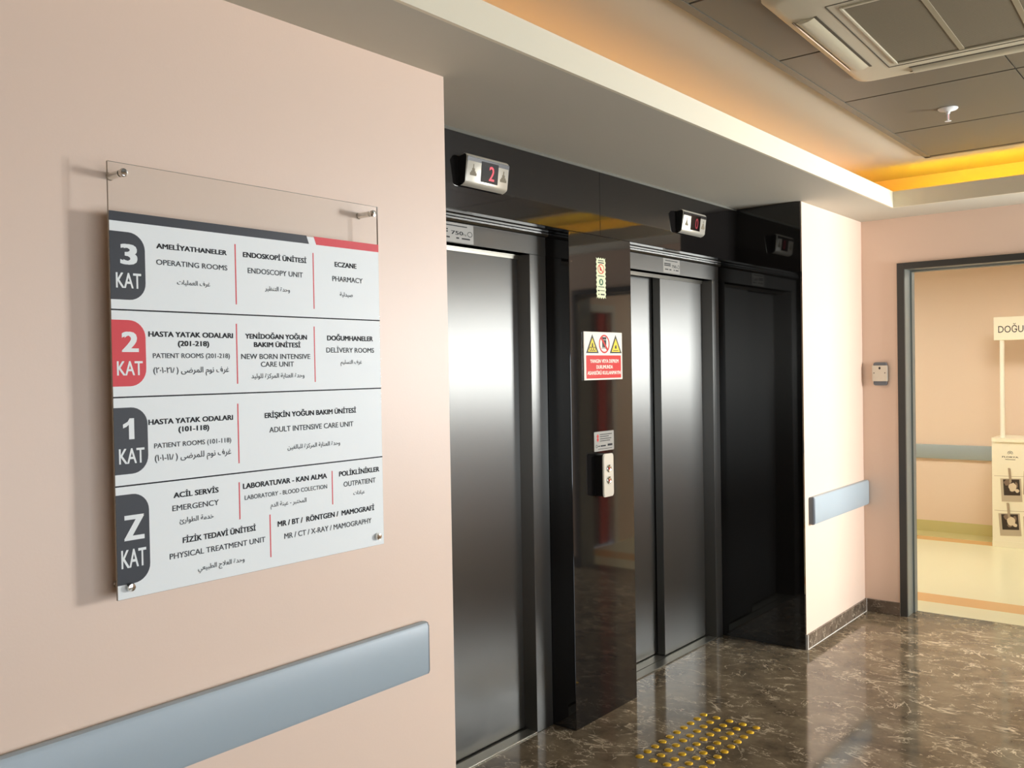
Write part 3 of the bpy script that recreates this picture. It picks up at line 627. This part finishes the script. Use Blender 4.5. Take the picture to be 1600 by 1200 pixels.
# ================================================================ ceiling things
def led(label, x0, x1, y0, y1, m='led', z0=ZC + .031, z1=ZC + .037):
    tag(obj('led_strip', MB().box(x0, x1, y0, y1, z0, z1), M[m]), label, 'light strip', 'amber strips in the ceiling cove')
led('amber light strip hidden in the ceiling cove above the lifts', XL + .1, W2 - .06, -.05, -.038)
led('amber light strip hidden in the ceiling cove above the corridor door', W2 - SB + .0122, W2 - SB + .0142, -3.2, -SS + .02, 'led2', ZC + .040, ZC + .052)

AZ = -0.035
ac = thing('ceiling_air_conditioner', 'cream square ceiling cassette air conditioner among grey tiles', 'air conditioner', (1.1055, -1.205, ZU), rz=math.radians(2.0))
def L_(name, mb, m, parent, smooth=None): return obj(name, mb, m, parent, smooth, local=True)
hp = 0.505; dn = lambda u, v, d: (u, -v, -d)       # looks down
bz = [(0.0, .035), (-.012, .012), (-.028, .0), (-.035, .012)]
rings = []
mb = MB()
for (dd, ins, r) in ((-0.006, 0, .05), (-.020, 0, .05), (-.030, .012, .048), (-.035, .04, .04)):
    rings.append([(u, v, dd) for u, v in rrect(-hp + ins, hp - ins, -hp + ins, hp - ins, r, n=6)])
n = len(rings[0])
for r in rings: mb.v += r
mb.f = [(k * n + i, k * n + (i + 1) % n, (k + 1) * n + (i + 1) % n, (k + 1) * n + i) for k in range(3) for i in range(n)] + [tuple(range(3 * n, 4 * n))]; mb.m = [0] * len(mb.f)
fac = L_('fascia_panel', mb, M['ac'], ac, 35)
for k in range(4):
    a = math.pi / 2 * k; c, s = round(math.cos(a)), round(math.sin(a))
    rt = lambda x, y, z: (x * c - y * s, x * s + y * c, z)
    mb = MB(); x0, x1 = -.29, .29
    prof = [(.452, -.0352), (.462, -.040), (.446, -.046), (.425, -.0435), (.408, -.0375), (.405, -.0352)]
    m_ = len(prof); mb.add([rt(x0, y, z) for y, z in prof] + [rt(x1, y, z) for y, z in prof], [tuple(range(m_)), tuple(range(2 * m_ - 1, m_ - 1, -1))] + [(i, (i + 1) % m_, (i + 1) % m_ + m_, i + m_) for i in range(m_)])
    L_('louver', mb, M['ac'], ac, 30)
    L_('outlet_slot', MB().add([rt(x, y, z) for x in (x0 - .006, x1 + .006) for y in (.396, .405) for z in (-.0365, -.034)], [(0, 1, 3, 2), (4, 6, 7, 5), (0, 4, 5, 1), (2, 3, 7, 6), (0, 2, 6, 4), (1, 5, 7, 3)]).add([rt(x, y, z) for x in (x0 - .004, x1 + .004) for y in (.470, .4745) for z in (-.037, -.034)], [(0, 1, 3, 2), (4, 6, 7, 5), (0, 4, 5, 1), (2, 3, 7, 6), (0, 2, 6, 4), (1, 5, 7, 3)], 1), [M['ac_line'], M['chrome']], ac)
g = MB()
for (a, b, c, d) in ((-.352, .352, .350, .354), (-.352, .352, -.354, -.350), (-.354, -.350, -.352, .352), (.350, .354, -.352, .352)): g.box(a, b, c, d, -.0362, -.034)
L_('panel_gap', g, M['ac_line'], ac)
gr = MB().box(-.315, .315, -.315, .315, -.0352, -.033)
for k in range(64): x = -.31 + k * .62 / 63; gr.box(x - .0022, x + .0022, -.312, .312, -.0356, -.0352)
for y in (-.105, .105): gr.box(-.312, .312, y - .008, y + .008, -.0385, -.0352, mi=2)
gri = L_('intake_grille', gr, [M['grille'], M['ac_line'], M['gbar']], ac)
g = MB()
for (a, b, c, d) in ((-.322, .322, .313, .322), (-.322, .322, -.322, -.313), (-.322, -.313, -.313, .313), (.313, .322, -.313, .313)): g.box(a, b, c, d, -.041, -.035, .0015, seg=1)
L_('grille_rim', g, M['ac'], gri)
g = MB(); R = random.Random(3)
for k in range(15): x = .455; y = -.02 + .32 - k * .017; g.box(x - .004, x + .004, y - .006, y + .005, -.0362, -.0345)
L_('small_print', g, M['ac_line'], ac)
g = MB(); g.box(.462, .470, .01, .05, -.039, -.034, .001, seg=1)
L_('receiver_window', g, M['mull'], ac)

sp = thing('sprinkler_head', 'white ceiling sprinkler with round plate below a grey tile', 'sprinkler', (2.245, -0.846, ZU))
SP = lambda a, b, h: (2.245 + a, -0.846 + b, ZU - .0145 - h)
obj('escutcheon', MB().lathe([(.040, 0), (.040, .002), (.036, .006), (.018, .009), (.012, .014)], SP, 28), M['mull'], sp, smooth=40)
mb = MB().lathe([(.008, .012), (.008, .022), (.005, .024)], SP, 16)
for s in (-1, 1):
    for (a, h0, h1) in ((.009, .020, .048),): mb.box(2.245 + s * a - .0018, 2.245 + s * a + .0018, -.8485, -.8435, ZU - .0145 - h1, ZU - .0145 - h0)
mb.box(2.245 - .0108, 2.245 + .0108, -.8485, -.8435, ZU - .0145 - .051, ZU - .0145 - .047)
obj('frame', mb, M['mull'], sp)
obj('glass_bulb', MB().lathe([(.001, .022), (.0025, .025), (.0025, .045), (.001, .048)], SP, 12), M['sign_red'], sp, smooth=40)
obj('deflector', MB().lathe([(.004, .050), (.013, .053), (.013, .0545), (.002, .0555)], SP, 20), M['mull'], sp, smooth=40)

for i, (y, lab) in enumerate(((-0.7, 'warm square ceiling lamp in the corridor near the doorway'), (1.3, 'warm square ceiling lamp farther along the corridor'))):
    t = thing('ceiling_lamp', lab, 'ceiling lamp', (5.1, y, 2.42), 'corridor ceiling lamps')
    obj('lamp_frame', MB().box(4.78, 4.80, y - .32, y + .32, 2.40, 2.42).box(5.40, 5.42, y - .32, y + .32, 2.40, 2.42).box(4.80, 5.40, y - .32, y - .30, 2.40, 2.42).box(4.80, 5.40, y + .30, y + .32, 2.40, 2.42), M['mull'], t)
    obj('diffuser', MB().box(4.80, 5.40, y - .30, y + .30, 2.404, 2.412), M['lamp'], t)
